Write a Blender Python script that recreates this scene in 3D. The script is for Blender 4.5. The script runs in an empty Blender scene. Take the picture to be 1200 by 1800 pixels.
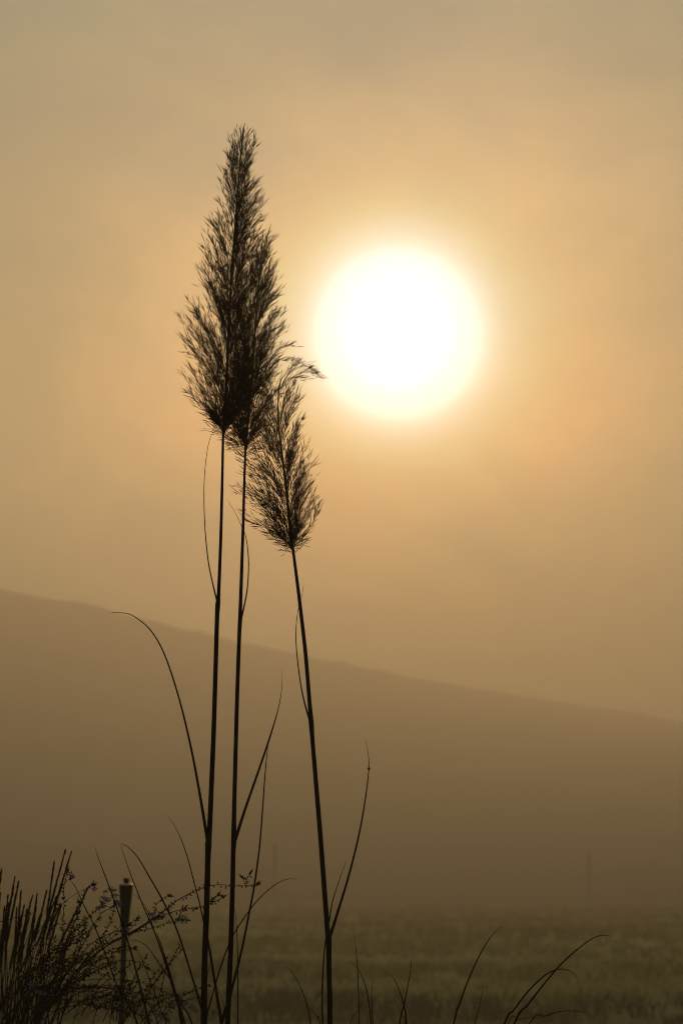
import bpy, math, random
from mathutils import Vector, Matrix, noise

# ------------------------------------------------------------------ camera, sky, sun
sc = bpy.context.scene
COL = sc.collection
rad = math.radians
FPX, CX, CY, HORIZON = 3500.0, 600.0, 900.0, 1540.0
CAM_H = 1.4
PITCH = math.atan((HORIZON - CY) / FPX)

cam_data = bpy.data.cameras.new('camera')
cam = bpy.data.objects.new('camera', cam_data)
COL.objects.link(cam)
cam_data.sensor_fit = 'VERTICAL'
cam_data.sensor_height = 36
cam_data.lens = 70
cam_data.clip_start = 0.05
cam_data.clip_end = 6000
cam.location = (0, 0, CAM_H)
cam.rotation_euler = (math.pi / 2 + PITCH, 0, 0)
cam_data.dof.use_dof = True
cam_data.dof.focus_distance = 4.1
cam_data.dof.aperture_fstop = 5.6
sc.camera = cam
RC = Matrix.Rotation(math.pi / 2 + PITCH, 3, 'X')


def ray(px, py):
    return RC @ Vector(((px - CX) / FPX, (CY - py) / FPX, -1.0))


def at(px, py, Y):
    r = ray(px, py)
    return Vector((0, 0, CAM_H)) + r * (Y / r.y)


sc.view_settings.view_transform = 'Standard'
sc.view_settings.look = 'None'
sc.view_settings.exposure = 0
sc.view_settings.gamma = 1
sc.render.film_transparent = False
sc.cycles.use_denoising = True
sc.cycles.volume_bounces = 1
sc.cycles.max_bounces = 6
sc.cycles.filter_width = 1.05

SUN_DIR = ray(699, 590).normalized()
SUN_EL = math.asin(SUN_DIR.z)
SUN_AZ = math.atan2(SUN_DIR.x, SUN_DIR.y)


def lin(r, g, b, k=1.0):
    f = lambda c: (c / 255 / 12.92 if c <= 10 else ((c / 255 + 0.055) / 1.055) ** 2.4) * k
    return (f(r), f(g), f(b), 1.0)


world = bpy.data.worlds.new('World')
sc.world = world
world.use_nodes = True
nt = world.node_tree
nt.nodes.clear()
N = nt.nodes.new
L = nt.links.new


def wmath(op, a, b=None, c=None):
    n = N('ShaderNodeMath')
    n.operation = op
    for i, v in enumerate((a, b, c)):
        if v is None:
            continue
        if isinstance(v, (int, float)):
            n.inputs[i].default_value = v
        else:
            L(v, n.inputs[i])
    return n.outputs[0]


out = N('ShaderNodeOutputWorld')
sky = N('ShaderNodeTexSky')
sky.sky_type = 'NISHITA'
sky.sun_disc = False
sky.sun_elevation = SUN_EL
sky.sun_rotation = SUN_AZ
sky.dust_density = 6
sky.air_density = 1
bg_sky = N('ShaderNodeBackground')
bg_sky.inputs['Strength'].default_value = 0.004
L(sky.outputs[0], bg_sky.inputs['Color'])
tc = N('ShaderNodeTexCoord')
dot = N('ShaderNodeVectorMath')
dot.operation = 'DOT_PRODUCT'
L(tc.outputs['Generated'], dot.inputs[0])
dot.inputs[1].default_value = SUN_DIR
ang = wmath('DEGREES', wmath('ARCCOSINE', wmath('MINIMUM', dot.outputs['Value'], 1.0))) if False else \
    wmath('MULTIPLY', wmath('ARCCOSINE', wmath('MINIMUM', dot.outputs['Value'], 1.0)), 57.29578)
# drifting fog: soft noise in the sky's own directions
mp = N('ShaderNodeMapping')
mp.inputs['Scale'].default_value = (1.0, 1.0, 1.7)
mp.inputs['Location'].default_value = (0.35, 0.0, 0.2)
L(tc.outputs['Generated'], mp.inputs['Vector'])
n1 = N('ShaderNodeTexNoise')
n1.inputs['Scale'].default_value = 6.0
n1.inputs['Detail'].default_value = 4
n1.inputs['Roughness'].default_value = 0.58
n1.inputs['Distortion'].default_value = 0.4
L(mp.outputs[0], n1.inputs['Vector'])
nz = wmath('SUBTRACT', n1.outputs['Fac'], 0.5)
warp = wmath('MULTIPLY', nz, wmath('MINIMUM', wmath('MULTIPLY', wmath('MAXIMUM', wmath('SUBTRACT', ang, 3.2), 0.0), 1.6), 9.0))
angw = wmath('ADD', ang, warp)
ramp = N('ShaderNodeValToRGB')
L(wmath('DIVIDE', angw, 40.0), ramp.inputs['Fac'])
VEIL = [  # degrees from the sun, linear colour
    (0.0, (8.0, 8.0, 7.8)),
    (1.7, (4.0, 4.0, 3.8)),
    (2.2, (3.6, 3.55, 3.4)),
    (2.6, (2.5, 2.4, 2.05)),
    (3.0, (1.95, 1.76, 1.25)),
    (3.5, (1.62, 1.34, 0.76)),
    (4.1, (1.38, 1.00, 0.47)),
    (5.2, (1.14, 0.70, 0.31)),
    (7.5, (0.66, 0.44, 0.22)),
    (9.5, (0.38, 0.33, 0.18)),
    (12.5, (0.30, 0.30, 0.17)),
    (16.0, (0.28, 0.28, 0.18)),
    (24.0, (0.28, 0.25, 0.16)),
    (40.0, (0.21, 0.19, 0.125)),
]
el = ramp.color_ramp.elements
while len(el) < len(VEIL):
    el.new(0.5)
for e, (d, c) in zip(el, VEIL):
    e.position = d / 40.0
for e, (d, c) in zip(el, VEIL):
    e.color = (*c, 1)
# towards the ground the fog in the sky gets thicker and dimmer
sep = N('ShaderNodeSeparateXYZ')
L(tc.outputs['Generated'], sep.inputs[0])
elr = N('ShaderNodeValToRGB')
L(wmath('MULTIPLY', wmath('ARCSINE', sep.outputs['Z']), 57.29578 / 30), elr.inputs['Fac'])
ee = elr.color_ramp.elements
LAYERS = ((4, (0.9, 0.85, 0.75)), (11, (1.95, 1.6, 1.3)), (17, (1.0, 1.0, 0.95)), (21.5, (0.74, 0.84, 1.0)), (25, (0.54, 0.74, 1.1)))
while len(ee) < len(LAYERS):
    ee.new(0.5)
for e, (pos, c) in zip(ee, LAYERS):
    e.position = pos / 30
for e, (pos, c) in zip(ee, LAYERS):
    e.color = (*c, 1)
elr.color_ramp.interpolation = 'EASE'
mul = N('ShaderNodeVectorMath')
mul.operation = 'MULTIPLY'
L(ramp.outputs[0], mul.inputs[0])
L(elr.outputs[0], mul.inputs[1])
# thicker and thinner drifts of the fog layer
mp2 = N('ShaderNodeMapping')
mp2.inputs['Scale'].default_value = (1.0, 1.0, 1.9)
mp2.inputs['Rotation'].default_value = (0.3, 0.35, 0.0)
mp2.inputs['Location'].default_value = (2.1, 0.7, 1.3)
L(tc.outputs['Generated'], mp2.inputs['Vector'])
n2 = N('ShaderNodeTexNoise')
n2.inputs['Scale'].default_value = 7.5
n2.inputs['Detail'].default_value = 5
n2.inputs['Roughness'].default_value = 0.62
n2.inputs['Distortion'].default_value = 0.8
L(mp2.outputs[0], n2.inputs['Vector'])
dr = N('ShaderNodeValToRGB')
L(n2.outputs['Fac'], dr.inputs['Fac'])
dr.color_ramp.elements[0].position = 0.30
dr.color_ramp.elements[0].color = (0.66, 0.80, 1.02, 1)
dr.color_ramp.elements[1].position = 0.70
dr.color_ramp.elements[1].color = (1.40, 1.24, 1.05, 1)
mul2 = N('ShaderNodeVectorMath')
mul2.operation = 'MULTIPLY'
L(mul.outputs[0], mul2.inputs[0])
dmix = N('ShaderNodeMix')
dmix.data_type = 'RGBA'
dmix.inputs['A'].default_value = (1.0, 1.0, 1.0, 1)
L(dr.outputs[0], dmix.inputs['B'])
fade = wmath('DIVIDE', wmath('SUBTRACT', ang, 2.2), 4.5)
L(wmath('MINIMUM', wmath('MAXIMUM', fade, 0.0), 1.0), dmix.inputs['Factor'])
L(dmix.outputs['Result'], mul2.inputs[1])
bg_veil = N('ShaderNodeBackground')
L(mul2.outputs[0], bg_veil.inputs['Color'])
bg_veil.inputs['Strength'].default_value = 1.0
add = N('ShaderNodeAddShader')
L(bg_sky.outputs[0], add.inputs[0])
L(bg_veil.outputs[0], add.inputs[1])
L(add.outputs[0], out.inputs['Surface'])
world.cycles.sampling_method = 'MANUAL'
world.cycles.sample_map_resolution = 1024
sc.cycles.use_adaptive_sampling = True

sun_data = bpy.data.lights.new('sun', 'SUN')
sun_data.energy = 1.04
sun_data.angle = rad(2.0)
sun_data.color = (1.0, 0.595, 0.215)
sun = bpy.data.objects.new('sun', sun_data)
COL.objects.link(sun)
sun.rotation_euler = (-SUN_DIR).to_track_quat('-Z', 'Y').to_euler()

HAZE_DENSITY = 0.0055
HAZE_COLOR = (0.95, 0.88, 0.78, 1)
HAZE_G = 0.6

rnd = random.Random(7)


# ------------------------------------------------------------------ materials
def material(name, c1, c2, scale=40.0, rough=0.8, bump=0.0, translucent=0.0, tcol=None, spec=0.2, metallic=0.0):
    m = bpy.data.materials.new(name)
    m.use_nodes = True
    t = m.node_tree
    b = t.nodes['Principled BSDF']
    b.inputs['Roughness'].default_value = rough
    b.inputs['Specular IOR Level'].default_value = spec
    b.inputs['Metallic'].default_value = metallic
    co = t.nodes.new('ShaderNodeTexCoord')
    nn = t.nodes.new('ShaderNodeTexNoise')
    nn.inputs['Scale'].default_value = scale
    nn.inputs['Detail'].default_value = 5
    t.links.new(co.outputs['Object'], nn.inputs['Vector'])
    r = t.nodes.new('ShaderNodeValToRGB')
    r.color_ramp.elements[0].position = 0.35
    r.color_ramp.elements[1].position = 0.65
    r.color_ramp.elements[0].color = (*c1, 1)
    r.color_ramp.elements[1].color = (*c2, 1)
    t.links.new(nn.outputs['Fac'], r.inputs['Fac'])
    t.links.new(r.outputs[0], b.inputs['Base Color'])
    if bump:
        bp = t.nodes.new('ShaderNodeBump')
        bp.inputs['Strength'].default_value = bump
        bp.inputs['Distance'].default_value = 0.02
        t.links.new(nn.outputs['Fac'], bp.inputs['Height'])
        t.links.new(bp.outputs[0], b.inputs['Normal'])
    if translucent:
        tr = t.nodes.new('ShaderNodeBsdfTranslucent')
        tr.inputs['Color'].default_value = (*(tcol or c2), 1)
        mx = t.nodes.new('ShaderNodeMixShader')
        mx.inputs[0].default_value = translucent
        t.links.new(b.outputs[0], mx.inputs[1])
        t.links.new(tr.outputs[0], mx.inputs[2])
        t.links.new(mx.outputs[0], t.nodes['Material Output'].inputs['Surface'])
    return m


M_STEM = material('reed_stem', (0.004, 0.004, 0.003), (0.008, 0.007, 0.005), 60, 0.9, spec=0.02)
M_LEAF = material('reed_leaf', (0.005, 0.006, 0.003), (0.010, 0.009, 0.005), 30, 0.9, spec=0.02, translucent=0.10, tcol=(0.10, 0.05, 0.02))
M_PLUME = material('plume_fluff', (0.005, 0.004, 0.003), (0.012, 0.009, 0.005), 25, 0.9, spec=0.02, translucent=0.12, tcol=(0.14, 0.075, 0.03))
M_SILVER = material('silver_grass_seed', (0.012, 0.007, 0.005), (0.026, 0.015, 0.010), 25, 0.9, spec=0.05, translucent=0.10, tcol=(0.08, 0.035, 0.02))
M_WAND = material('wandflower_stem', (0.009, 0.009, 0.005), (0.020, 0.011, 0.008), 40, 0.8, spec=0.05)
M_PETAL = material('wandflower_petal', (0.07, 0.055, 0.07), (0.17, 0.145, 0.19), 60, 0.6, translucent=0.12, tcol=(0.16, 0.12, 0.18))
M_POSTW = material('weathered_post', (0.03, 0.025, 0.02), (0.07, 0.055, 0.04), 12, 0.9, 0.3)
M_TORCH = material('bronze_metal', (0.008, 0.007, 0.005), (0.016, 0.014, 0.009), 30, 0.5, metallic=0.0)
M_TRIM = material('torch_shoulder_metal', (0.30, 0.25, 0.19), (0.42, 0.35, 0.27), 30, 0.35, metallic=0.6)
M_GRASS = material('field_grass', (0.22, 0.205, 0.072), (0.27, 0.25, 0.09), 0.3, 0.9, translucent=0.3, tcol=(0.16, 0.14, 0.05))


M_WEED = material('rough_weed', (0.09, 0.085, 0.032), (0.15, 0.14, 0.055), 0.5, 0.9)


def field_material():
    m = bpy.data.materials.new('field_turf')
    m.use_nodes = True
    t = m.node_tree
    b = t.nodes['Principled BSDF']
    b.inputs['Roughness'].default_value = 0.95
    b.inputs['Specular IOR Level'].default_value = 0.05
    co = t.nodes.new('ShaderNodeTexCoord')
    mp_ = t.nodes.new('ShaderNodeMapping')
    mp_.inputs['Scale'].default_value = (0.11, 0.13, 1)
    t.links.new(co.outputs['Object'], mp_.inputs[0])
    n_ = t.nodes.new('ShaderNodeTexNoise')
    n_.inputs['Scale'].default_value = 1.0
    n_.inputs['Detail'].default_value = 7
    n_.inputs['Roughness'].default_value = 0.6
    t.links.new(mp_.outputs[0], n_.inputs['Vector'])
    r = t.nodes.new('ShaderNodeValToRGB')
    r.color_ramp.elements[0].position = 0.36
    r.color_ramp.elements[0].color = (0.165, 0.155, 0.052, 1)
    r.color_ramp.elements[1].position = 0.64
    r.color_ramp.elements[1].color = (0.31, 0.285, 0.10, 1)
    t.links.new(n_.outputs['Fac'], r.inputs['Fac'])
    sx = t.nodes.new('ShaderNodeSeparateXYZ')
    t.links.new(co.outputs['Object'], sx.inputs[0])
    ad = t.nodes.new('ShaderNodeMath')
    ad.operation = 'MULTIPLY_ADD'
    t.links.new(n_.outputs['Fac'], ad.inputs[0])
    ad.inputs[1].default_value = 22
    t.links.new(sx.outputs['Y'], ad.inputs[2])
    mr = t.nodes.new('ShaderNodeMapRange')
    mr.inputs['From Min'].default_value = 32
    mr.inputs['From Max'].default_value = 46
    t.links.new(ad.outputs[0], mr.inputs['Value'])
    mx = t.nodes.new('ShaderNodeMix')
    mx.data_type = 'RGBA'
    mx.inputs['A'].default_value = (0.14, 0.14, 0.05, 1)   # rough dark weeds in front of the pasture
    t.links.new(mr.outputs[0], mx.inputs['Factor'])
    t.links.new(r.outputs[0], mx.inputs['B'])
    t.links.new(mx.outputs['Result'], b.inputs['Base Color'])
    n2 = t.nodes.new('ShaderNodeTexNoise')
    n2.inputs['Scale'].default_value = 9
    n2.inputs['Detail'].default_value = 6
    t.links.new(co.outputs['Object'], n2.inputs['Vector'])
    bp = t.nodes.new('ShaderNodeBump')
    bp.inputs['Strength'].default_value = 0.8
    bp.inputs['Distance'].default_value = 0.1
    t.links.new(n2.outputs['Fac'], bp.inputs['Height'])
    t.links.new(bp.outputs[0], b.inputs['Normal'])
    return m


M_FIELD = field_material()
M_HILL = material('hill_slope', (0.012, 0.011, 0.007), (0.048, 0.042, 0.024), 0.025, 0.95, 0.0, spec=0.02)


# ------------------------------------------------------------------ mesh helpers
class MB:
    def __init__(self):
        self.v, self.f = [], []

    def ring(self, c, t, r, n, flat=1.0, up=None):
        t = t.normalized()
        ref = up or (Vector((0, 1, 0)) if abs(t.y) < 0.9 else Vector((1, 0, 0)))
        a = t.cross(ref).normalized()
        b = t.cross(a).normalized()
        i0 = len(self.v)
        for k in range(n):
            q = 2 * math.pi * k / n
            self.v.append(c + a * (math.cos(q) * r) + b * (math.sin(q) * r * flat))
        return i0

    def tube(self, pts, radii, n=6, flat=1.0, cap=True):
        rings = []
        for i, p in enumerate(pts):
            t = (pts[min(i + 1, len(pts) - 1)] - pts[max(i - 1, 0)])
            if t.length < 1e-9:
                t = Vector((0, 0, 1))
            rings.append(self.ring(p, t, radii[i], n, flat))
        for a, b in zip(rings, rings[1:]):
            for k in range(n):
                k2 = (k + 1) % n
                self.f.append((a + k, a + k2, b + k2, b + k))
        if cap:
            self.f.append(tuple(rings[0] + k for k in reversed(range(n))))
            self.f.append(tuple(rings[-1] + k for k in range(n)))

    def sliver(self, p0, p1, w, bend=None):
        """a pointed three-sided seed or bristle from p0 to p1"""
        d = p1 - p0
        t = d.normalized()
        ref = Vector((rnd.uniform(-1, 1), rnd.uniform(-1, 1), rnd.uniform(-1, 1)))
        a = t.cross(ref)
        if a.length < 1e-6:
            return
        a.normalize()
        b = t.cross(a)
        m = p0 + d * 0.42 + (bend or Vector())
        i = len(self.v)
        self.v.append(p0)
        for k in range(3):
            q = 2.0944 * k
            self.v.append(m + (a * math.cos(q) + b * math.sin(q)) * w * 0.5)
        self.v.append(p1)
        for k in range(3):
            k2 = (k + 1) % 3
            self.f.append((i, i + 1 + k2, i + 1 + k))
            self.f.append((i + 4, i + 1 + k, i + 1 + k2))

    def build(self, name, mat, parent=None, smooth=True):
        me = bpy.data.meshes.new(name)
        org, q_ = Vector(), parent
        while q_:
            org = org + q_.location
            q_ = q_.parent
        me.from_pydata([tuple(v - org) for v in self.v], [], self.f)
        me.materials.append(mat)
        if smooth:
            me.polygons.foreach_set('use_smooth', [True] * len(me.polygons))
        me.update()
        o = bpy.data.objects.new(name, me)
        COL.objects.link(o)
        o.parent = parent
        return o


def thing(name, label, cat, loc, group=None):
    o = bpy.data.objects.new(name, None)
    COL.objects.link(o)
    o.location = loc
    o.empty_display_size = 0.1
    o['label'] = label
    o['category'] = cat
    if group:
        o['group'] = group
    return o


def tag(o, label=None, cat=None, group=None, kind=None):
    if label:
        o['label'] = label
    if cat:
        o['category'] = cat
    if group:
        o['group'] = group
    if kind:
        o['kind'] = kind
    return o


def smooth_path(P, step=6):
    """Catmull-Rom through tuples of any length"""
    out_ = []
    n = len(P)
    for i in range(n - 1):
        p0, p1, p2, p3 = P[max(i - 1, 0)], P[i], P[i + 1], P[min(i + 2, n - 1)]
        for k in range(step):
            t = k / step
            out_.append(tuple(0.5 * ((2 * b) + (-a + c) * t + (2 * a - 5 * b + 4 * c - d) * t * t + (-a + 3 * b - 3 * c + d) * t ** 3)
                              for a, b, c, d in zip(p0, p1, p2, p3)))
    out_.append(P[-1])
    return out_


def ground_z(x, y):
    return 0.03 * math.sin(x * 0.7 + 1) * math.cos(y * 0.45)


def to_ground(P, Y):
    """continue a traced line below the frame down to the soil; P are (px, py, width_px), last one lowest"""
    (x1, y1, w1), (x0, y0, w0) = P[-1][:3], P[-2][:3]
    s = (x1 - x0) / max(y1 - y0, 1)
    s = max(-0.5, min(0.5, s))
    yg = HORIZON + CAM_H * FPX / Y * 1.02 + 20
    return list(P) + [(x1 + s * 120, y1 + 160, w1), (x1 + s * 240, y1 + 480, w1 * 1.05), (x1 + s * 260, yg, w1 * 1.1)]


def world_path(P, Y, bulge=0.0, step=6):
    S = smooth_path(P, step)
    n = len(S) - 1
    pts, rr = [], []
    for i, s in enumerate(S):
        yy = Y + bulge * math.sin(math.pi * i / n) + bulge * 0.6 * (i / n)
        pts.append(at(s[0], s[1], yy))
        rr.append(max(s[2], 0.25) * 0.5 * yy / FPX)
    return pts, rr


def leaf(parent, P, Y, bulge=0.0, mat=None, flat=0.35, name='leaf', grounded=False):
    """grass blade traced tip-last or base-last; widths in picture pixels"""
    P = list(P)
    if grounded:
        P = to_ground(P, Y)
    P = [(q[0], q[1], q[2] * 0.88) for q in P[::-1]]  # base first
    pts, rr = world_path(P, Y, bulge)
    m = MB()
    m.tube(pts, rr, 6, flat)
    return m.build(name, mat or M_LEAF, parent)


def interp(tab, x):
    if x <= tab[0][0]:
        return tab[0][1]
    for (x0, y0), (x1, y1) in zip(tab, tab[1:]):
        if x <= x1:
            return y0 + (y1 - y0) * (x - x0) / (x1 - x0)
    return tab[-1][1]


def rnd_perp(t):
    v = Vector((rnd.gauss(0, 1), rnd.gauss(0, 1), rnd.gauss(0, 1)))
    v = v - t * v.dot(t)
    return v.normalized()


def feather(m, pts, px, count, seed_len=(13, 29), spread=0.42, w=1.02, axis_w=0.8, start=0.12, weight=None):
    """one plume branch: thin axis carrying pointed seeds and bristles. px = metres per pixel"""
    n = len(pts)
    m.tube(pts, [axis_w * px * 0.5 * (1 - 0.7 * i / (n - 1)) for i in range(n)], 3, 1.0, False)
    for _ in range(count):
        u = start + (1 - start) * rnd.random() ** 0.85
        f = u * (n - 1)
        i = min(int(f), n - 2)
        p = pts[i].lerp(pts[i + 1], f - i)
        t = (pts[i + 1] - pts[i]).normalized()
        a = rnd.gauss(spread, 0.13)
        side = rnd_perp(t)
        d = (t * math.cos(a) + side * math.sin(a)).normalized()
        ln = rnd.uniform(*seed_len) * px
        # short stalk, then one to three seeds on it
        q = p + d * ln * rnd.uniform(0.15, 0.5)
        m.sliver(p, q, 0.7 * px)
        for _k in range(rnd.choice((1, 1, 2))):
            d2 = (d + rnd_perp(d) * rnd.uniform(0.03, 0.2) + Vector((0, 0, 0.05))).normalized()
            e = q + d2 * ln * rnd.uniform(0.55, 1.0)
            m.sliver(q, e, w * px * rnd.uniform(0.75, 1.3), rnd_perp(d2) * px * rnd.uniform(0, 0.3))


def plume(parent, axis, left, right, Y, nbranch, per_branch, drop=95, depth_k=0.75, reach=1.0, extra=(), seed=1):
    """axis: (px,py) top to bottom; left/right: silhouette tables (py -> px)"""
    global rnd
    rnd = random.Random(seed)
    px = Y / FPX
    ax = smooth_path(axis, 8)
    axt = sorted([(p[1], p[0]) for p in ax])
    ytop, ybot = axis[0][1], axis[-1][1]
    m = MB()
    pts = [at(p[0], p[1], Y) for p in ax][::-1]
    n = len(pts)
    m.tube(pts, [(3.0 - 2.3 * i / (n - 1)) * px for i in range(n)], 6)
    for b in range(nbranch):
        u = (b + rnd.random()) / nbranch
        yt = ytop + 8 + (ybot - ytop - 8) * (u ** 0.88) * 0.995
        xa = interp(axt, yt)
        wl, wr = xa - interp(left, yt), interp(right, yt) - xa
        q = rnd.uniform(-1, 1)
        c = math.copysign(abs(q) ** 0.62, q)
        s = math.sqrt(max(0.0, 1 - c * c)) * rnd.choice((-1, 1))
        k = rnd.triangular(0.55, 1.15, 1.0)
        seed_reach = 7
        lat = max((wr if c > 0 else wl) * 1.05 * reach - 1, 1.5) * c * k
        dep = max((wl + wr) / 2 - seed_reach, 1.5) * s * depth_k * k
        h = yt + seed_reach
        dr = rnd.uniform(0.6, 1.3) * drop * (0.35 + 0.65 * min(1, (wl + wr) / 120))
        yr = min(h + dr, ybot - rnd.uniform(0, 6))
        if yr - h < 6:
            yr = h + 6
        xr = interp(axt, min(yr, ybot))
        tipx = xa + lat
        P0 = at(xr, yr, Y)
        P2 = at(tipx, h, Y) + Vector((0, dep * px, 0))
        # branch leaves the axis steeply, then spreads
        Pc = P0.lerp(P2, 0.5) + Vector((-(tipx - xr) * 0.14 * px, -dep * 0.14 * px, 0.0)) + Vector((0, 0, rnd.uniform(-2, 4) * px))
        seg = 7
        bp = []
        for i in range(seg + 1):
            t = i / seg
            bp.append(P0 * (1 - t) ** 2 + Pc * 2 * t * (1 - t) + P2 * t * t)
        L_ = (P2 - P0).length / px
        feather(m, bp, px, max(4, int(per_branch * L_ / 90)), spread=0.30 + 0.1 * rnd.random())
    for path, cnt in extra:
        sp = smooth_path(path, 5)
        off = rnd.uniform(-0.02, 0.02)
        bp = [at(p[0], p[1], Y + off) for p in sp]
        feather(m, bp, px, cnt, spread=0.3)
    return m.build('plume', M_PLUME, parent, smooth=False)


def stem(parent, P, Y, name='stem', mat=None, flat=1.0, n=8):
    P = [(x, y, w * 0.79) for x, y, w in P]
    P = to_ground(P, Y)[::-1]
    pts, rr = world_path(P, Y)
    m = MB()
    m.tube(pts, rr, n, flat)
    return m.build(name, mat or M_STEM, parent)


def base_of(P, Y):
    q = to_ground(P, Y)[-1]
    p = at(q[0], q[1], Y)
    return Vector((p.x, p.y, 0.0))


# ------------------------------------------------------------------ ground and hill
def build_field():
    m = MB()
    nx, ny = 90, 130
    for j in range(ny + 1):
        y = -60 + (j / ny) ** 2.2 * 1460
        for i in range(nx + 1):
            u = i / nx * 2 - 1
            x = u * abs(u) ** 0.8 * 900
            z = ground_z(x, y) if y < 150 else 0
            z -= 0 if y > 16 else 0.0
            m.v.append(Vector((x, y, z)))
    for j in range(ny):
        for i in range(nx):
            a = j * (nx + 1) + i
            m.f.append((a, a + 1, a + nx + 2, a + nx + 1))
    o = m.build('field', M_FIELD)
    tag(o, kind='structure')


def ridge_d(x):
    # the ridge stands about 400 m away on the left and recedes towards the right
    return 400 + min(max((x + 45) * 0.95, 0), 130)


def ridge_h(x):
    X = x * 3500 / ridge_d(x) + 600
    tab = [(-3500, 1000), (-2200, 925), (-1200, 900), (-500, 930), (0, 1032), (200, 1081), (400, 1126), (600, 1167),
           (800, 1205), (1000, 1240), (1200, 1264), (1700, 1330), (2500, 1400), (4200, 1480)]
    return (HORIZON - interp(tab, X)) * ridge_d(x) / 3500


def build_hill():
    m = MB()
    nx, ny = 260, 90
    toe = 108.0
    for j in range(ny + 1):
        y = toe - 3 + (j / ny) * 800
        for i in range(nx + 1):
            x = -620 + 1240 * i / nx
            H = sum(ridge_h(x + d) for d in (-30, -15, 0, 15, 30)) / 5 + 0.8
            top = ridge_d(x)
            t = (y - toe) / (top - toe)
            if t <= 0:
                z = -0.4 + 0.4 * max(0, (y - toe + 3) / 3)
            elif t <= 1:
                z = H * (t ** 1.24) + 0.05
                z = min(z, H)
            else:
                q = (y - top) / 360
                z = H * math.cos(min(q, 1) * math.pi / 2) ** 1.3
            if t > 0:
                nzv = noise.noise(Vector((x * 0.02, y * 0.02, 1.3))) * 0.25 + noise.noise(Vector((x * 0.11, y * 0.07, 4.3))) * 0.12
                nzv += max(0, noise.noise(Vector((x * 0.35, y * 0.2, 9.3)))) * 0.8
                z += nzv * min(1, t * 5)
            m.v.append(Vector((x, y, z)))
    for j in range(ny):
        for i in range(nx):
            a = j * (nx + 1) + i
            m.f.append((a, a + 1, a + nx + 2, a + nx + 1))
    o = m.build('hill', M_HILL)
    tag(o, kind='structure')


build_field()
build_hill()


def build_field_grass():
    r = random.Random(3)
    m, weeds = MB(), MB()
    pasture = m
    for k in range(26000):
        y = 7 + 103 * r.random() ** 1.4
        x = r.uniform(-1, 1) * (0.32 * y + 6)
        clump = noise.noise(Vector((x * 0.12, y * 0.25, 0.0)))
        m = weeds if y + 14 * noise.noise(Vector((x * 0.16, y * 0.1, 5.0))) < 27 + r.uniform(-3, 3) else pasture
        if clump < r.uniform(-0.9, 0.0):
            continue
        hh = (0.10 + 0.11 * max(0, clump + 0.3)) * r.uniform(0.6, 1.3)
        z0 = ground_z(x, y) - 0.02
        for b in range(6):
            a = r.uniform(0, 6.283)
            lean = r.uniform(0.1, 0.7) * hh
            bx, by = x + r.uniform(-.12, .12), y + r.uniform(-.12, .12)
            w = 0.004 + 0.0003 * y
            i = len(m.v)
            dx, dy = math.cos(a), math.sin(a)
            m.v += [Vector((bx - dy * w, by + dx * w, z0)), Vector((bx + dy * w, by - dx * w, z0)),
                    Vector((bx + dx * lean * .4 + dy * w * .6, by + dy * lean * .4 - dx * w * .6, z0 + hh * .65)),
                    Vector((bx + dx * lean, by + dy * lean, z0 + hh * r.uniform(.8, 1.1)))]
            m.f += [(i, i + 1, i + 2), (i, i + 2, i + 3)]
    o = pasture.build('field_grass', M_GRASS, smooth=False)
    tag(o, 'short pale grass covering the far foggy field', 'grass', kind='stuff')
    o = weeds.build('rough_weeds', M_WEED, smooth=False)
    tag(o, 'darker rough weeds in the near part of the field', 'weeds', kind='stuff')


build_field_grass()


# distant posts standing at the far side of the field
def far_post(px, py_top, Y, w, label, lean=0.0):
    base = at(px, HORIZON + CAM_H * FPX / Y, Y)
    base.z = 0
    top = at(px + lean, py_top, Y)
    t = thing('field_post', label, 'post', base, 'posts at the far edge of the field')
    m = MB()
    zs = [0, .02, .3, .6, .9, .97, 1.0]
    rr = [1.25, 1.2, 1.08, 1.0, .94, .9, .55]
    m.tube([base.lerp(top, z) + Vector((0, 0, -0.2 if z == 0 else 0)) for z in zs], [w * .5 * q for q in rr], 10)
    m.build('post', M_POSTW, t)
    m = MB()
    c = base.lerp(top, 0.93)
    m.tube([c + Vector((-w * .9, -w * .5, 0)), c + Vector((w * .9, -w * .5, 0))], [w * .22, w * .22], 8)
    m.build('bracket', M_POSTW, t)
    return t


far_post(483, 1481, 104, 0.13, 'faint tall post left of the frame centre, seen between the middle and right reeds')
far_post(1034, 1498, 106, 0.11, 'faint tall post alone at the right side of the foggy field')

# ------------------------------------------------------------------ the three plumed reeds
YA, YB, YC = 4.05, 4.16, 3.98
G = 'tall plumed reeds in front of the sun'

stemA = [(392.5, 745, 5.5), (391, 830, 6), (388, 950, 7), (384.5, 1040, 8), (383, 1062, 11), (381.5, 1090, 10), (379.5, 1160, 10), (375.5, 1290, 10.5), (371, 1400, 11),
         (368, 1468, 11.5), (366.5, 1484, 14.5), (365.5, 1510, 12.5), (363.5, 1590, 12.5), (360, 1690, 13), (358, 1800, 13.5)]
A = thing('plumed_reed', 'tallest reed with the highest and fullest plume, leftmost of the three', 'reed', base_of(stemA, YA), G)
stem(A, stemA, YA)
plume(A, [(430, 217), (427, 240), (421, 300), (413, 400), (406, 500), (401, 600), (397, 700), (393, 762)],
      [(215, 421), (232, 414), (250, 400), (300, 392), (350, 380), (400, 363), (450, 355), (500, 347), (525, 338), (540, 322), (600, 318), (650, 325), (700, 343), (735, 362), (762, 384)],
      [(215, 437), (235, 447), (300, 451), (350, 459), (400, 465), (450, 471), (500, 476), (560, 477), (620, 470), (680, 452), (725, 425), (762, 401)],
      YA, 350, 24, drop=105, seed=11)
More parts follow.
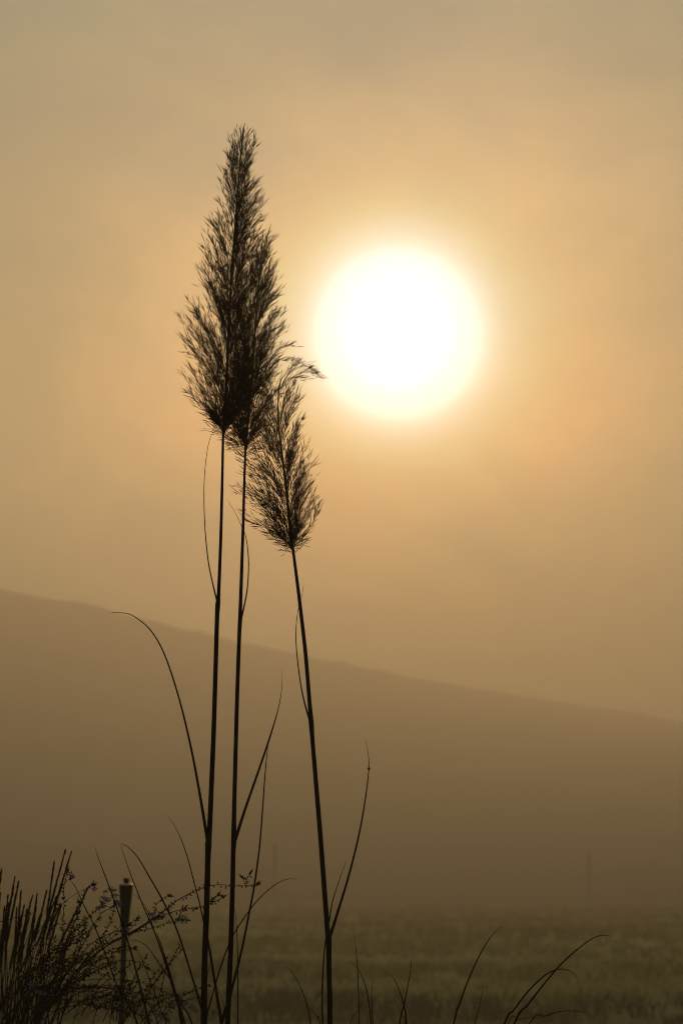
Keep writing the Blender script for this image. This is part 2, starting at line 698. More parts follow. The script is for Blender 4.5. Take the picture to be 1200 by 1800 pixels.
leaf(A, [(382, 757, .6), (372, 764, .9), (364, 795, 1.2), (359, 850, 1.5), (360, 920, 2), (366, 985, 2.4), (375, 1030, 2.8), (383, 1062, 4)], YA, -0.03)
leaf(A, [(196, 1077, .7), (213, 1077, 1.2), (235, 1083, 1.7), (265, 1108, 2.4), (290, 1152, 2.9), (315, 1228, 3.4), (336, 1315, 4.2), (352, 1400, 5.2), (366, 1484, 7)], YA, -0.12)

stemB = [(432.3, 775, 4.8), (430, 830, 5.5), (427.5, 920, 6.5), (424.5, 1010, 7.5), (422.5, 1070, 8.2), (422, 1090, 9.6), (420.5, 1120, 8.8), (417, 1220, 9), (414, 1330, 9.4),
         (411.5, 1430, 9.8), (411, 1476, 12), (410, 1500, 10.4), (408.5, 1570, 10.6), (405, 1680, 11), (400, 1800, 11.8)]
B = thing('plumed_reed', 'middle reed whose plume overlaps the tallest plume on the sun side', 'reed', base_of(stemB, YB), G)
stem(B, stemB, YB)
plume(B, [(463, 404), (459, 450), (453, 520), (447, 600), (441, 680), (435, 740), (432, 790)],
      [(402, 453), (440, 444), (500, 425), (600, 404), (700, 396), (740, 394), (790, 406)],
      [(402, 474), (450, 475), (500, 487), (530, 500), (545, 505), (580, 500), (620, 503), (650, 500), (700, 492), (740, 482), (790, 456)],
      YB, 250, 24, drop=95, seed=23,
      extra=[([(448, 690), (466, 650), (488, 615), (512, 607)], 34), ([(447, 660), (468, 640), (490, 632), (508, 633)], 22)])
leaf(B, [(400, 880, .5), (413, 900, .8), (425, 926, 1.1), (433, 948, 1.6), (437, 990, 2.2), (434, 1040, 2.6), (424, 1088, 4)], YB, 0.05)
leaf(B, [(496, 1176, .5), (495, 1212, 1), (488, 1250, 2), (472, 1303, 3.6), (452, 1362, 4.4), (431, 1422, 5.2), (413, 1478, 7)], YB, -0.06)

stemC = [(509, 930, 5), (514, 960, 6), (520, 1005, 7), (528, 1070, 8), (537, 1150, 8.6), (544, 1235, 9), (547, 1272, 11.5), (549, 1300, 9.6), (556, 1385, 10), (563, 1470, 10.4),
         (569, 1550, 10.8), (575, 1630, 11), (577.5, 1652, 13), (578, 1690, 11), (580, 1800, 11.5)]
C = thing('plumed_reed', 'leaning reed with the lowest plume, its tip nodding towards the sun', 'reed', base_of(stemC, YC), G)
stem(C, stemC, YC)
plume(C, [(494, 668), (489, 700), (490, 750), (496, 800), (502, 850), (507, 900), (514, 966)],
      [(655, 458), (700, 442), (750, 434), (800, 411), (850, 415), (880, 432), (905, 438), (918, 436), (935, 468), (966, 506)],
      [(655, 514), (700, 525), (750, 538), (795, 546), (815, 556), (830, 558), (870, 554), (905, 559), (935, 553), (966, 526)],
      YC, 205, 20, drop=80, reach=0.92, seed=37,
      extra=[([(489, 705), (500, 668), (523, 646), (541, 645), (555, 657)], 46), ([(490, 705), (508, 672), (530, 655), (548, 655)], 30),
             ([(486, 700), (478, 680), (470, 662), (455, 655)], 30), ([(488, 700), (492, 672), (503, 655), (520, 640)], 36),
             ([(492, 730), (500, 700), (512, 682)], 34), ([(491, 735), (478, 705), (458, 690)], 36), ([(494, 760), (508, 725), (517, 702)], 36), ([(492, 750), (470, 720), (446, 716)], 36),
             ([(488, 715), (470, 690), (462, 672)], 30), ([(488, 715), (497, 680), (512, 665), (528, 664)], 30),
             ([(513, 955), (490, 935), (462, 925), (440, 918)], 34), ([(514, 962), (532, 945), (548, 922), (556, 900)], 34)])
leaf(C, [(533, 1028, .5), (531, 1045, .8), (524, 1072, 1.2), (520, 1112, 1.7), (523, 1162, 2.2), (532, 1222, 2.8), (546, 1273, 4.2)], YC, 0.04)
lc = leaf(C, [(642, 1300, .5), (646, 1320, 1), (648, 1350, 1.8), (641, 1410, 2.8), (629, 1475, 3.5), (612, 1542, 4.2), (595, 1598, 5), (578, 1652, 7)], YC, -0.1)
m = MB()
c = at(648, 1351, YC - 0.055)
m.tube([c + Vector((0, 0, z * .001)) for z in (-4, -2.5, 0, 2, 3.5)], [.0006, .0018, .0024, .0018, .0006], 8)
m.build('leaf_knot', M_STEM, C)
leaf(C, [(610, 1511, .5), (604, 1525, 1), (593, 1556, 1.6), (584, 1586, 2.2), (578, 1622, 3)], YC, 0.05)
leaf(C, [(574, 1638, 1.4), (570, 1672, 2.6), (567, 1720, 3), (566, 1765, 3), (567, 1800, 3.2)], YC + 0.03, 0.0, grounded=True)

# ------------------------------------------------------------------ leaf clumps
def clump(name, label, cat, blades, group=None, bx=None, mat=None):
    Y0 = sum(b[1] for b in blades) / len(blades)
    bx = bx if bx is not None else sum(b[0][-1][0] for b in blades) / len(blades)
    p = at(bx, HORIZON + CAM_H * FPX / Y0, Y0)
    t = thing(name, label, cat, Vector((p.x, p.y, 0)), group)
    for P, Y, bu in blades:
        leaf(t, P, Y, bu, mat)
    return t


def gb(P, Y, bu=0.0, pull=None):
    """blade that goes down to the soil; pull bends its foot towards a clump centre"""
    Q = to_ground(P, Y)
    if pull is not None:
        Q[-3] = (Q[-3][0] * .85 + pull * .15, Q[-3][1], Q[-3][2])
        Q[-2] = (Q[-2][0] * .55 + pull * .45, Q[-2][1], Q[-2][2])
        Q[-1] = (Q[-1][0] * .2 + pull * .8, Q[-1][1], Q[-1][2])
    return (Q, Y, bu)


PC = 400
clump('reed_leaf_clump', 'clump of long arching blades around the feet of the two left reeds', 'grass clump', [
    gb([(471, 1308, 1.2), (466, 1360, 2.2), (461, 1430, 2.8), (456, 1490, 3.2), (447, 1557, 3.6), (438, 1605, 4), (427, 1660, 4.4), (413, 1718, 5), (402, 1760, 5.5), (390, 1800, 6)], 4.1, -0.04, PC),
    gb([(523, 1546, .6), (507, 1545, 1.1), (487, 1553, 1.5), (461, 1574, 1.8), (438, 1601, 2.1), (409, 1646, 2.5), (388, 1700, 2.8), (370, 1762, 3), (362, 1800, 3.2)], 4.2, -0.05, PC),
    gb([(295, 1434, .5), (305, 1448, 1), (318, 1474, 1.5), (330, 1508, 1.9), (341, 1550, 2.2), (351, 1588, 2.5), (358, 1620, 3), (366, 1655, 4), (375, 1710, 5), (383, 1760, 5.5), (389, 1800, 6)], 4.12, 0.0, PC),
    gb([(215, 1483, .9), (228, 1491, 1.5), (243, 1508, 2), (262, 1540, 2.6), (288, 1586, 3), (312, 1637, 3.2), (334, 1705, 3.6), (352, 1765, 4), (360, 1800, 4)], 3.95, -0.04, PC),
    gb([(211, 1481, .5), (221, 1512, 1.2), (233, 1545, 1.8), (250, 1588, 2.2), (263, 1618, 2.5), (277, 1652, 2.8), (296, 1706, 3.4), (309, 1747, 3.8), (319, 1800, 4)], 3.9, 0.0, 350),
    gb([(275, 1640, 1), (283, 1660, 2), (296, 1700, 2.5), (308, 1742, 3), (320, 1768, 3), (338, 1800, 3)], 3.98, 0.0, 350),
    gb([(226, 1652, .6), (245, 1655, 1.2), (262, 1668, 1.6), (282, 1697, 2), (301, 1725, 2.4), (311, 1755, 2.8), (325, 1800, 3)], 3.92, 0.0, 350),
    gb([(235, 1572, .4), (247, 1582, .8), (258, 1598, 1.2), (266, 1620, 1.6), (276, 1650, 1.8), (290, 1692, 2), (306, 1745, 2.2), (322, 1800, 2.5)], 4.0, 0.0, 350),
    gb([(412, 1596, .5), (415, 1615, 1), (417, 1650, 1.6), (418, 1700, 2.2), (418, 1750, 2.4), (418, 1800, 2.6)], 4.22, 0.0, PC),
    gb([(372, 1660, .4), (370, 1690, .8), (364, 1720, 1.2), (358, 1800, 1.6)], 4.2, 0.0, PC),
    gb([(380, 1730, .3), (390, 1755, .8), (396, 1775, 1.1), (402, 1800, 1.4)], 4.22, 0.0, PC),
    gb([(167, 1489, .5), (173, 1508, 1.3), (186, 1542, 2), (200, 1580, 2.6), (214, 1620, 3), (228, 1665, 3.4), (243, 1720, 3.8), (254, 1765, 4), (262, 1800, 4.2)], 3.86, 0.0, 330),
    gb([(123, 1545, .8), (134, 1561, 1.4), (148, 1592, 2), (165, 1625, 2.3), (180, 1662, 2.6), (194, 1700, 2.8), (208, 1735, 3), (232, 1776, 3), (242, 1800, 3)], 3.84, 0.0, 320),
    gb([(233, 1655, .4), (247, 1680, 1), (258, 1708, 1.4), (272, 1745, 1.8), (283, 1776, 2), (292, 1800, 2)], 3.95, 0.0, 350),
    gb([(222, 1697, .4), (236, 1714, .9), (250, 1744, 1.3), (264, 1770, 1.5), (278, 1800, 1.8)], 3.9, 0.0, 350),
    gb([(217, 1690, .4), (224, 1720, 1.2), (233, 1752, 1.6), (240, 1800, 1.8)], 3.9, 0.0, 330),
], bx=380)

GT = 'low grass tufts at the bottom right'
clump('grass_tuft', 'tuft of three thin blades, one upright and one hooked left, beside the leaning reed', 'grass tuft', [
    gb([(622, 1640, .4), (625, 1665, 1), (628, 1700, 1.5), (630, 1750, 1.8), (631, 1800, 2)], 4.3, 0, 650),
    gb([(614, 1690, .4), (627, 1700, 1), (638, 1722, 1.6), (646, 1750, 2), (652, 1800, 2.5)], 4.25, 0, 650),
    gb([(655, 1726, .4), (653, 1745, 1.4), (653, 1765, 1.8), (655, 1800, 2.4)], 4.3, 0, 650),
    gb([(638, 1745, .4), (636, 1762, .8), (626, 1782, 1), (615, 1800, 1.2)], 4.35, 0, 640),
], GT, 650)
clump('grass_tuft', 'tuft whose two blades cross in an X right of the leaning reed', 'grass tuft', [
    gb([(681, 1712, .5), (690, 1718, 1.1), (698, 1732, 1.6), (706, 1755, 2.1), (711, 1775, 2.6), (714, 1800, 3)], 4.3, 0, 706),
    gb([(722, 1684, .5), (722, 1700, 1.1), (716, 1735, 1.8), (710, 1765, 2.4), (702, 1800, 3)], 4.25, 0, 706),
    gb([(692, 1760, .3), (700, 1773, .9), (709, 1790, 1), (712, 1800, 1.2)], 4.4, 0, 706),
], GT, 706)
clump('grass_tuft', 'tuft led by one long blade rising straight towards the right, right of centre', 'grass tuft', [
    gb([(881, 1629, .6), (867, 1641, 1.3), (853, 1660, 1.9), (838, 1688, 2.4), (822, 1724, 2.9), (808, 1762, 3.2), (797, 1800, 3.6)], 4.1, 0, 790),
    gb([(849, 1727, .3), (846, 1750, 1), (840, 1778, 1.5), (835, 1800, 1.8)], 4.35, 0, 815),
], GT, 795)
clump('grass_tuft', 'tuft of bowed blades leaning right at the far right', 'grass tuft', [
    gb([(1073, 1646, .7), (1058, 1644, 1.3), (1040, 1650, 1.8), (1015, 1668, 2.3), (988, 1692, 2.7), (960, 1724, 3.1), (928, 1765, 3.6), (903, 1800, 4)], 4.05, -0.05, 860),
    gb([(1015, 1722, .5), (1007, 1711, 1.2), (992, 1704, 1.8), (976, 1705, 2.2), (955, 1716, 2.6), (928, 1742, 3), (902, 1776, 3.4), (886, 1800, 3.8)], 4.0, -0.04, 850),
    gb([(1028, 1780, .4), (1008, 1777, 1.1), (985, 1778, 1.5), (958, 1786, 2), (930, 1800, 2.2)], 4.1, -0.02, 860),
    gb([(958, 1788, .4), (935, 1788, .9), (910, 1793, 1.3), (892, 1800, 1.6)], 4.15, 0, 850),
], GT, 860)
clump('grass_tuft', 'two fine blades bending left low between the middle and leaning reeds', 'grass tuft', [
    gb([(501, 1698, .4), (513, 1709, 1), (527, 1733, 1.5), (538, 1762, 1.9), (546, 1800, 2.2)], 4.3, 0, 560),
    gb([(541, 1768, .4), (549, 1776, .9), (558, 1790, 1.2), (563, 1800, 1.4)], 4.35, 0, 560),
], GT, 560)


# ------------------------------------------------------------------ garden torch
def build_torch():
    Y = 6.6
    px = Y / FPX
    top = at(222.5, 1544, Y)
    foot = at(209, 1900, Y)
    axis = (top - foot).normalized()
    foot = top + axis * (-(top.z + 0.15) / axis.z)
    base = foot.copy()
    base.z = 0
    t = thing('garden_torch', 'garden torch with tapering head on a thin pole behind the flowering stems', 'torch', base)

    def P(y, dx=0):  # point on the axis at picture height y
        k = (y - 1544) * px / axis.z * 1.0
        return top - axis * k + Vector((dx * px, 0, 0))
    m = MB()
    ys = [1632, 1640, 1700, 1800]
    m.tube([foot] + [P(y) for y in reversed(ys)], [4.6 * px, 4.6 * px, 4.8 * px, 5 * px, 5.4 * px], 14)
    m.build('pole', M_TORCH, t)
    m = MB()
    ys = [(1640, 5.5), (1634, 6.2), (1600, 8.6), (1575, 10.6), (1559, 11.8), (1556, 12)]
    m.tube([P(y) for y, r in ys], [r * px for y, r in ys], 20)
    m.build('torch_head', M_TORCH, t)
    m = MB()
    ys = [(1555.9, 12.3), (1554.6, 12.4), (1553.4, 11.0), (1552.6, 5.5)]
    m.tube([P(y) for y, r in ys], [r * px for y, r in ys], 20)
    m.build('shoulder_rim', M_TRIM, t)
    m = MB()
    ys = [(1552.5, 4.0), (1549, 4.2), (1548, 5.1), (1544.5, 5.2), (1543.6, 4.4)]
    m.tube([P(y) for y, r in ys], [r * px for y, r in ys], 16)
    m.build('wick_cap', M_TORCH, t)


build_torch()


# ------------------------------------------------------------------ silver grass at the far left
def build_silver_grass():
    r = random.Random(5)
    Y0 = 4.9
    p = at(20, HORIZON + CAM_H * FPX / Y0, Y0)
    t = thing('silver_grass_clump', 'dense clump of narrow upright seed heads at the lower left edge', 'grass clump', Vector((p.x, p.y, 0)))
    heads = [  # tip, foot at frame bottom, head length, head width, Y
        ((26, 1547), (2, 1800), 120, 6, 4.8), ((32, 1556), (12, 1800), 110, 7, 4.85), ((22, 1575), (-4, 1800), 120, 7, 4.9), ((37, 1572), (18, 1800), 90, 4, 4.8),
        ((56, 1580), (28, 1800), 100, 6, 4.7), ((65, 1577), (44, 1800), 90, 3, 4.75), ((81, 1572), (38, 1800), 90, 3, 4.9), ((3, 1532), (-20, 1800), 120, 5, 4.8),
        ((8, 1600), (-14, 1800), 100, 6, 4.7), ((95, 1521), (73, 1800), 100, 3, 4.8), ((114, 1499), (60, 1800), 130, 3.4, 4.85), ((124, 1503), (66, 1800), 140, 6, 4.8),
        ((106, 1598), (60, 1800), 80, 4, 4.7), ((90, 1600), (46, 1800), 90, 4, 4.75), ((47, 1604), (22, 1800), 100, 6, 4.95), ((-8, 1560), (-30, 1800), 120, 7, 4.8),
        ((14, 1580), (6, 1800), 120, 6, 5.0), ((104, 1594), (54, 1800), 70, 3, 5.0), ((155, 1562), (62, 1800), 120, 4, 4.9), ((98, 1580), (50, 1800), 90, 4, 4.95),
        ((70, 1612), (34, 1800), 90, 5, 4.9), ((16, 1592), (-2, 1800), 110, 7, 4.75), ((30, 1600), (10, 1800), 110, 7, 4.95), ((42, 1596), (16, 1800), 100, 6, 4.85), ((1, 1575), (-16, 1800), 110, 6, 4.9), ((62, 1596), (30, 1800), 100, 4, 4.85), ((52, 1610), (24, 1800), 90, 6, 4.8), ((36, 1620), (4, 1800), 90, 6, 4.9), ((3, 1640), (-10, 1800), 90, 6, 4.9),
    ]
    global rnd
    rnd = random.Random(99)
    for (tx, ty), (fx, fy), hl, hw, Y in heads:
        px = Y / FPX
        bend = (tx - fx) * r.uniform(0.0, 0.35) + r.uniform(-6, 6)
        P = [(tx, ty, .6), ((tx + fx) / 2 - bend, (ty + fy) / 2, 1.6), (fx, fy, 2.2)]
        Q = to_ground(P, Y)
        Q[-2] = (Q[-2][0] * .6 + 10 * .4, Q[-2][1], Q[-2][2])
        Q[-1] = (Q[-1][0] * .3 + 14 * .7, Q[-1][1], Q[-1][2])
        st = leaf(t, Q, Y, 0, M_SILVER, 1.0, 'stalk')
        S = [q for q in smooth_path(P, 14)]
        S = [q for q in S if q[1] <= ty + hl][::-1]
        if len(S) < 4:
            continue
        pts = [at(q[0], q[1], Y) for q in S]
        m = MB()
        n = len(pts)
        m.tube(pts, [px * hw * .26 * math.sin(math.pi * (0.1 + 0.85 * i / (n - 1))) + px * .2 for i in range(n)], 5)
        for _ in range(int(hl * 2.4)):
            u = rnd.random()
            f = u * (n - 1)
            i = min(int(f), n - 2)
            a = pts[i].lerp(pts[i + 1], f - i)
            d = (pts[i + 1] - pts[i]).normalized()
            side = rnd_perp(d)
            e = a + (d + side * rnd.uniform(.05, .22)).normalized() * px * rnd.uniform(9, 18) * (1.1 - .5 * u) * 1.0
            a2 = a + side * px * hw * .3 * rnd.random() * math.sin(math.pi * min(.95, u + .08))
            m.sliver(a2, e, px * 1.3)
        h = m.build('seed_head', M_SILVER, st if False else t, smooth=False)
    # plain leaves filling the foot of the clump
    for k in range(48):
        fx = r.uniform(-30, 110)
        top = r.uniform(1610, 1740)
        tx = fx + r.uniform(-20, 70)
        Y = r.uniform(4.6, 5.2)
        P = [(tx, top, .6), (tx * .6 + fx * .4, top * .6 + 1800 * .4, 1.8), (fx, 1800, 2.8)]
        Q = to_ground(P, Y)
        Q[-1] = (Q[-1][0] * .4 + 14 * .6, Q[-1][1], Q[-1][2])
        leaf(t, Q, Y, r.uniform(-.05, .05), M_SILVER, .3)


build_silver_grass()


# ------------------------------------------------------------------ wandflower (gaura) stems with buds and flowers
def petal(m, c, d, side, ln, w):
    nrm = d.cross(side).normalized()
    pts = [(0, 0), (.35, .32), (.7, .5), (1, .22), (1.05, 0)]
    i = len(m.v)
    th = ln * 0.03
    up, dn = [], []
    loop = [(a, b) for a, b in pts] + [(a, -b) for a, b in reversed(pts[1:-1])]
    for a, b in loop:
        q = c + d * (a * ln) + side * (b * w) + nrm * (0.18 * ln * a * a)
        m.v.append(q + nrm * th)
    for a, b in loop:
        q = c + d * (a * ln) + side * (b * w) + nrm * (0.18 * ln * a * a)
        m.v.append(q - nrm * th)
    n = len(loop)
    m.f.append(tuple(i + k for k in range(n)))
    m.f.append(tuple(i + n + k for k in reversed(range(n))))
    for k in range(n):
        k2 = (k + 1) % n
        m.f.append((i + k, i + n + k, i + n + k2, i + k2))


def flower(parent, px_, py_, Y, size, r, name='flower'):
    c = at(px_, py_, Y)
    s = size * Y / FPX
    face = Vector((r.uniform(-.8, .8), -r.uniform(.4, 1), r.uniform(-.3, .8))).normalized()
    a = face.cross(Vector((0.1, 0, 1))).normalized()
    b = face.cross(a)
    m = MB()
    for ang_ in (-70, -25, 25, 70):
        q = rad(ang_ + r.uniform(-12, 12) + 90)
        d = (a * math.cos(q) + b * -math.sin(q) * -1)
        d = (a * math.cos(q) + b * math.sin(q) + face * 0.25).normalized()
        side = face.cross(d).normalized()
        petal(m, c, d, side, s * r.uniform(.8, 1.1), s * .38)
    f = m.build(name, M_PETAL, parent, smooth=False)
    m = MB()
    for k in range(6):
        q = rad(200 + k * 28 + r.uniform(-8, 8))
        d = (a * math.cos(q) + b * math.sin(q) + face * .6).normalized()
        m.sliver(c, c + d * s * .85, s * .06)
    m.sliver(c - face * s * .4, c + face * s * .2, s * .25)
    m.build('stamens', M_WAND, f)
    return f


def build_wandflower():
    r = random.Random(21)
    Y0 = 4.45
    p = at(30, HORIZON + CAM_H * FPX / Y0, Y0)
    t = thing('wandflower_plant', 'bushy flowering plant with arching bud-covered stems and small pale flowers', 'flowering plant', Vector((p.x, p.y, 0)))
    mains = [  # tip first, widths px, buds from-to fraction
        ([(452, 1554, .6), (438, 1556, 1.2), (408, 1556, 1.6), (375, 1556, 1.8), (345, 1565, 2), (315, 1581, 2.2), (290, 1600, 2.6), (262, 1620, 3), (220, 1645, 3.2), (180, 1668, 3.4), (140, 1702, 4), (110, 1740, 5), (80, 1775, 6), (55, 1800, 7)], .5),
        ([(439, 1537, 1.6), (434, 1546, 1.4), (430, 1556, 1.2)], .9),
        ([(426, 1543, 1.6), (430, 1550, 1.2), (431, 1556, 1.2)], .9),
        ([(384, 1573, 3), (374, 1580, 3.5), (366, 1588, 2)], .9),
        ([(324, 1597, 2), (317, 1606, 2), (312, 1618, 2)], .9),
        ([(392, 1577, 1), (378, 1585, 2), (355, 1593, 1.6), (330, 1597, 1.8), (300, 1604, 1.8), (270, 1618, 2), (235, 1638, 2.4), (200, 1655, 2.8), (165, 1682, 3.2), (130, 1718, 4), (95, 1760, 5), (60, 1800, 6)], .5),
        ([(328, 1617, 2), (312, 1618, 1.8), (290, 1624, 1.8), (262, 1633, 2), (230, 1640, 2.2), (205, 1651, 2.4), (170, 1668, 2.6), (135, 1690, 3), (100, 1735, 4), (66, 1800, 5)], .5),
        ([(118, 1532, 2), (116, 1546, 2), (113, 1560, 1.5), (113, 1590, 1.5), (111, 1625, 1.5), (110, 1660, 1.8), (104, 1700, 2.5), (90, 1750, 3), (70, 1800, 4)], .45),
        ([(124, 1545, 1), (114, 1553, 1.4), (112, 1575, 1.2)], .2),
        ([(163, 1555, 2), (150, 1566, 1.6), (145, 1585, 1.6), (138, 1605, 1.8), (130, 1625, 1.8), (118, 1655, 2), (106, 1690, 2.6), (88, 1745, 3), (68, 1800, 4)], .6),
        ([(163, 1555, 1), (140, 1568, 1.1), (118, 1582, 1.2), (98, 1602, 1.5), (82, 1625, 1.6), (72, 1655, 1.8), (60, 1700, 2), (48, 1800, 3)], .05),
        ([(140, 1585, 1), (136, 1600, 2), (128, 1618, 1.8), (122, 1640, 1.8), (112, 1670, 2), (100, 1710, 2.4), (82, 1760, 3), (65, 1800, 4)], .6),
        ([(180, 1588, 2), (172, 1598, 2.2), (158, 1610, 2), (145, 1622, 1.8), (132, 1638, 1.8), (118, 1665, 2.2), (104, 1700, 2.8), (84, 1750, 3.4), (60, 1800, 4)], .6),
        ([(201, 1590, 1.8), (199, 1606, 1.6), (194, 1622, 1.8), (183, 1640, 1.8), (168, 1662, 2), (148, 1690, 2.4), (120, 1725, 3), (90, 1765, 4), (62, 1800, 5)], .6),
        ([(196, 1597, 1.2), (182, 1602, 1.6), (172, 1614, 1.8), (160, 1632, 1.8), (150, 1652, 2), (136, 1680, 2.2), (116, 1715, 3), (90, 1758, 4), (62, 1800, 5)], .6),
        ([(226, 1626, 1), (214, 1634, 1.6), (196, 1640, 1.6), (175, 1650, 1.8), (155, 1664, 2), (130, 1695, 2.4), (100, 1735, 3), (66, 1800, 4)], .5),
        ([(241, 1615, 1), (236, 1626, 1.4), (226, 1636, 1.6), (218, 1645, 2)], .4),
        ([(296, 1574, 1.2), (284, 1581, 1.4), (275, 1592, 1.4), (273, 1606, 1.6), (266, 1617, 2)], .7),
        ([(210, 1670, 1), (198, 1678, 1.2), (188, 1694, 1.6), (172, 1706, 1.6), (152, 1715, 1.8), (125, 1735, 2), (95, 1765, 3), (66, 1800, 4)], .5),
        ([(214, 1709, 1), (196, 1713, 1.2), (182, 1712, 1.2), (160, 1710, 1.4), (140, 1712, 1.8), (118, 1724, 2)], .5),
        ([(318, 1762, 2), (306, 1752, 1.6), (288, 1742, 1.4), (270, 1733, 1.3), (247, 1726, 1.3), (225, 1723, 1.3), (195, 1721, 1.4), (165, 1722, 1.5), (138, 1725, 1.8), (112, 1738, 2.4)], .6),
        ([(302, 1769, 1.6), (286, 1758, 1.4), (262, 1744, 1.3), (240, 1737, 1.3), (215, 1733, 1.3), (190, 1732, 1.4), (160, 1736, 1.5), (130, 1742, 1.6), (100, 1756, 2.2)], .7),
        ([(206, 1754, 1), (188, 1746, 1.2), (165, 1743, 1.4), (138, 1743, 1.5), (115, 1746, 1.8), (92, 1762, 2)], .3),
        ([(232, 1762, 1), (208, 1758, 1.2), (180, 1756, 1.4), (155, 1757, 1.5), (128, 1761, 1.8), (96, 1768, 2.2)], .6),
        ([(224, 1785, 1), (210, 1776, 1.2), (186, 1768, 1.4), (160, 1766, 1.5), (130, 1768, 1.8), (96, 1777, 2.2), (70, 1795, 3)], .6),
        ([(262, 1800, 2), (240, 1780, 1.6), (218, 1771, 1.4), (190, 1764, 1.4), (150, 1765, 1.6), (110, 1772, 2)], .4),
        ([(158, 1736, 1), (155, 1752, 1.2), (140, 1772, 1.4), (128, 1800, 1.6)], .5),
        ([(176, 1770, 1), (168, 1782, 1.5), (164, 1800, 2)], .6),
        ([(258, 1700, 1), (240, 1690, 1.2), (215, 1688, 1.4), (185, 1694, 1.6), (150, 1712, 1.8), (115, 1742, 2.4)], .6),
        ([(236, 1668, 1), (222, 1664, 1.2), (198, 1670, 1.4), (168, 1690, 1.6), (132, 1722, 2), (100, 1760, 2.6)], .6),
        ([(150, 1628, 1), (142, 1640, 1.4), (136, 1662, 1.6), (120, 1700, 2), (98, 1750, 2.6), (70, 1800, 3)], .7),
        ([(98, 1588, 1), (92, 1612, 1.4), (88, 1650, 1.6), (82, 1700, 2), (70, 1760, 2.4), (60, 1800, 3)], .6),
        ([(290, 1790, 1), (270, 1768, 1.2), (246, 1756, 1.4), (214, 1750, 1.6), (176, 1752, 1.8), (130, 1766, 2.2)], .7),
        ([(58, 1607, 1.2), (40, 1610, 1.6), (20, 1615, 2), (-6, 1622, 2)], .0),
        ([(78, 1640, .8), (92, 1648, 1.1), (108, 1655, 1.2), (128, 1672, 1.2), (146, 1690, 1.2)], .0),
    ]
    px = Y0 / FPX
    for P, bud in mains:
        Y = Y0 + r.uniform(-.12, .12)
        low = P[-1][1] >= 1795 and P[-1][0] < 150
        Q = P
        if low:
            Q = to_ground(P, Y)
            Q[-3] = (Q[-3][0] * .8 + 30 * .2, Q[-3][1], Q[-3][2])
            Q[-2] = (Q[-2][0] * .4 + 30 * .6, Q[-2][1], Q[-2][2])
            Q[-1] = (30 + r.uniform(-8, 8), Q[-1][1], Q[-1][2])
        S = smooth_path(Q, 7)[::-1]
        pts = [at(s[0], s[1], Y) for s in S]
        m = MB()
        m.tube(pts, [min(max(s[2], .6), 3.6) * .36 * px for s in S], 5)
        # buds and seed capsules along the upper part
        V = smooth_path(P, 12)
        tot = len(V)
        Lp = sum(math.dist(V[i][:2], V[i + 1][:2]) for i in range(tot - 1))
        lim = min(Lp * bud, 260)
        acc, nxt = 0, 2
        for i in range(tot - 1):
            seg = math.dist(V[i][:2], V[i + 1][:2])
            acc += seg
            if acc > lim:
                break
            if acc > nxt:
                nxt = acc + r.uniform(2.0, 6.5)
                a = at(V[i][0], V[i][1], Y)
                b = at(V[i + 1][0], V[i + 1][1], Y)
                d = (a - b).normalized()
                for _k in range(r.choice((1, 1, 2))):
                    sd = Vector((r.gauss(0, 1), r.gauss(0, 1), r.gauss(-.4, 1)))
                    sd = (sd - d * sd.dot(d)).normalized()
                    e = a + (d * r.uniform(-.3, .9) + sd).normalized() * px * r.uniform(4, 9)
                    m.sliver(a, e, px * r.uniform(2.4, 3.9))
        for _k in range(5 if bud > .1 else 0):   # cluster of long buds at the tip
            a = at(P[0][0], P[0][1], Y)
            d = (a - at(P[1][0], P[1][1], Y)).normalized()
            m.sliver(a - d * px * 3, a + (d * .8 + Vector((r.gauss(0, .5), r.gauss(0, .5), r.gauss(.1, .5)))).normalized() * px * r.uniform(6, 13), px * 2.6)
        m.build('stem', M_WAND, t)
    # fine criss-crossing side twigs inside the bush
    for k in range(86):
        x0, y0 = (r.uniform(30, 150), r.uniform(1690, 1800)) if k < 66 else (r.uniform(150, 290), r.uniform(1770, 1810))
        a = rad(r.gauss(52, 24))
        ln = r.uniform(50, 130)
        x1, y1 = x0 + math.cos(a) * ln, y0 - math.sin(a) * ln
        xm, ym = (x0 + x1) / 2 - 6, (y0 + y1) / 2 - r.uniform(0, 10)
        Y = Y0 + r.uniform(-.2, .25)
        V = smooth_path([(x0, y0), (xm, ym), (x1, y1)], 8)
        pts = [at(q[0], q[1], Y) for q in V]
        m = MB()
        n = len(pts)
        m.tube(pts, [px * (.8 - .5 * i / n) for i in range(n)], 4)
        for i in range(4, n - 1):
            for _k in range(2):
                d = (pts[i + 1] - pts[i]).normalized()
                sd = Vector((r.gauss(0, 1), r.gauss(0, 1), r.gauss(0, 1)))
                e = pts[i] + (d * .6 + sd * .6).normalized() * px * r.uniform(4, 10)
                m.sliver(pts[i], e, px * r.uniform(2.0, 3.6))
        m.build('twig', M_WAND, t)
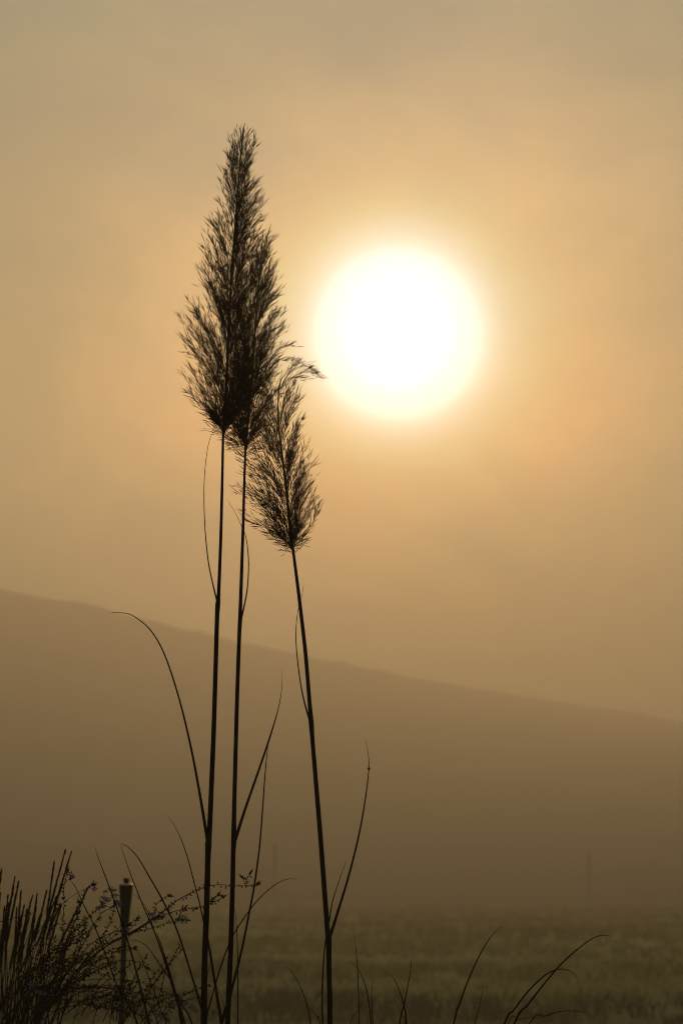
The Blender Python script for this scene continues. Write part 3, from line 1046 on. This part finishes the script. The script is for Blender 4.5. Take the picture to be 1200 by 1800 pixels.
    fl = [(124, 1538, 9), (125, 1534, 7), (168, 1555, 8), (166, 1562, 7), (188, 1567, 9), (196, 1563, 10), (201, 1572, 9), (184, 1577, 9), (192, 1583, 10), (205, 1583, 9), (210, 1588, 9),
          (180, 1590, 9), (176, 1595, 8), (263, 1607, 9), (272, 1604, 10), (281, 1609, 10), (275, 1616, 10), (285, 1604, 8), (268, 1614, 9), (316, 1614, 10), (322, 1611, 8), (200, 1692, 11),
          (203, 1700, 9), (62, 1731, 15), (56, 1737, 16), (70, 1741, 8), (76, 1745, 8), (150, 1675, 8), (145, 1684, 8), (219, 1629, 8), (224, 1632, 7), (90, 1730, 9), (118, 1728, 9),
          (95, 1697, 8), (80, 1790, 10), (318, 1758, 10), (328, 1764, 9), (308, 1766, 9), (335, 1770, 9), (322, 1772, 9), (345, 1775, 7), (240, 1748, 9), (236, 1770, 10), (250, 1778, 9),
          (286, 1786, 10), (275, 1780, 9), (296, 1792, 9), (262, 1790, 9), (225, 1762, 9), (376, 1778, 8), (322, 1790, 8)]
    for x, y, s in fl:
        Y = Y0 + r.uniform(-.12, .12)
        flower(t, x, y, Y, s, r)
    return t


build_wandflower()

# ------------------------------------------------------------------ haze: one closed box of thin fog round everything
me = bpy.data.meshes.new('haze')
x0, x1, y0, y1, z0, z1 = -910, 910, -70, 1410, -1.6, 80
vs = [(x, y, z) for z in (z0, z1) for x, y in ((x0, y0), (x1, y0), (x1, y1), (x0, y1))]
me.from_pydata(vs, [], [(0, 3, 2, 1), (4, 5, 6, 7), (0, 1, 5, 4), (1, 2, 6, 5), (2, 3, 7, 6), (3, 0, 4, 7)])
hm = bpy.data.materials.new('haze_air')
hm.use_nodes = True
t = hm.node_tree
t.nodes.clear()
o_ = t.nodes.new('ShaderNodeOutputMaterial')
pv = t.nodes.new('ShaderNodeVolumePrincipled')
pv.inputs['Density'].default_value = HAZE_DENSITY
pv.inputs['Color'].default_value = HAZE_COLOR
pv.inputs['Anisotropy'].default_value = HAZE_G
t.links.new(pv.outputs[0], o_.inputs['Volume'])
me.materials.append(hm)
hz = bpy.data.objects.new('haze', me)
COL.objects.link(hz)
tag(hz, 'thin golden morning fog filling the valley', 'fog', kind='stuff')
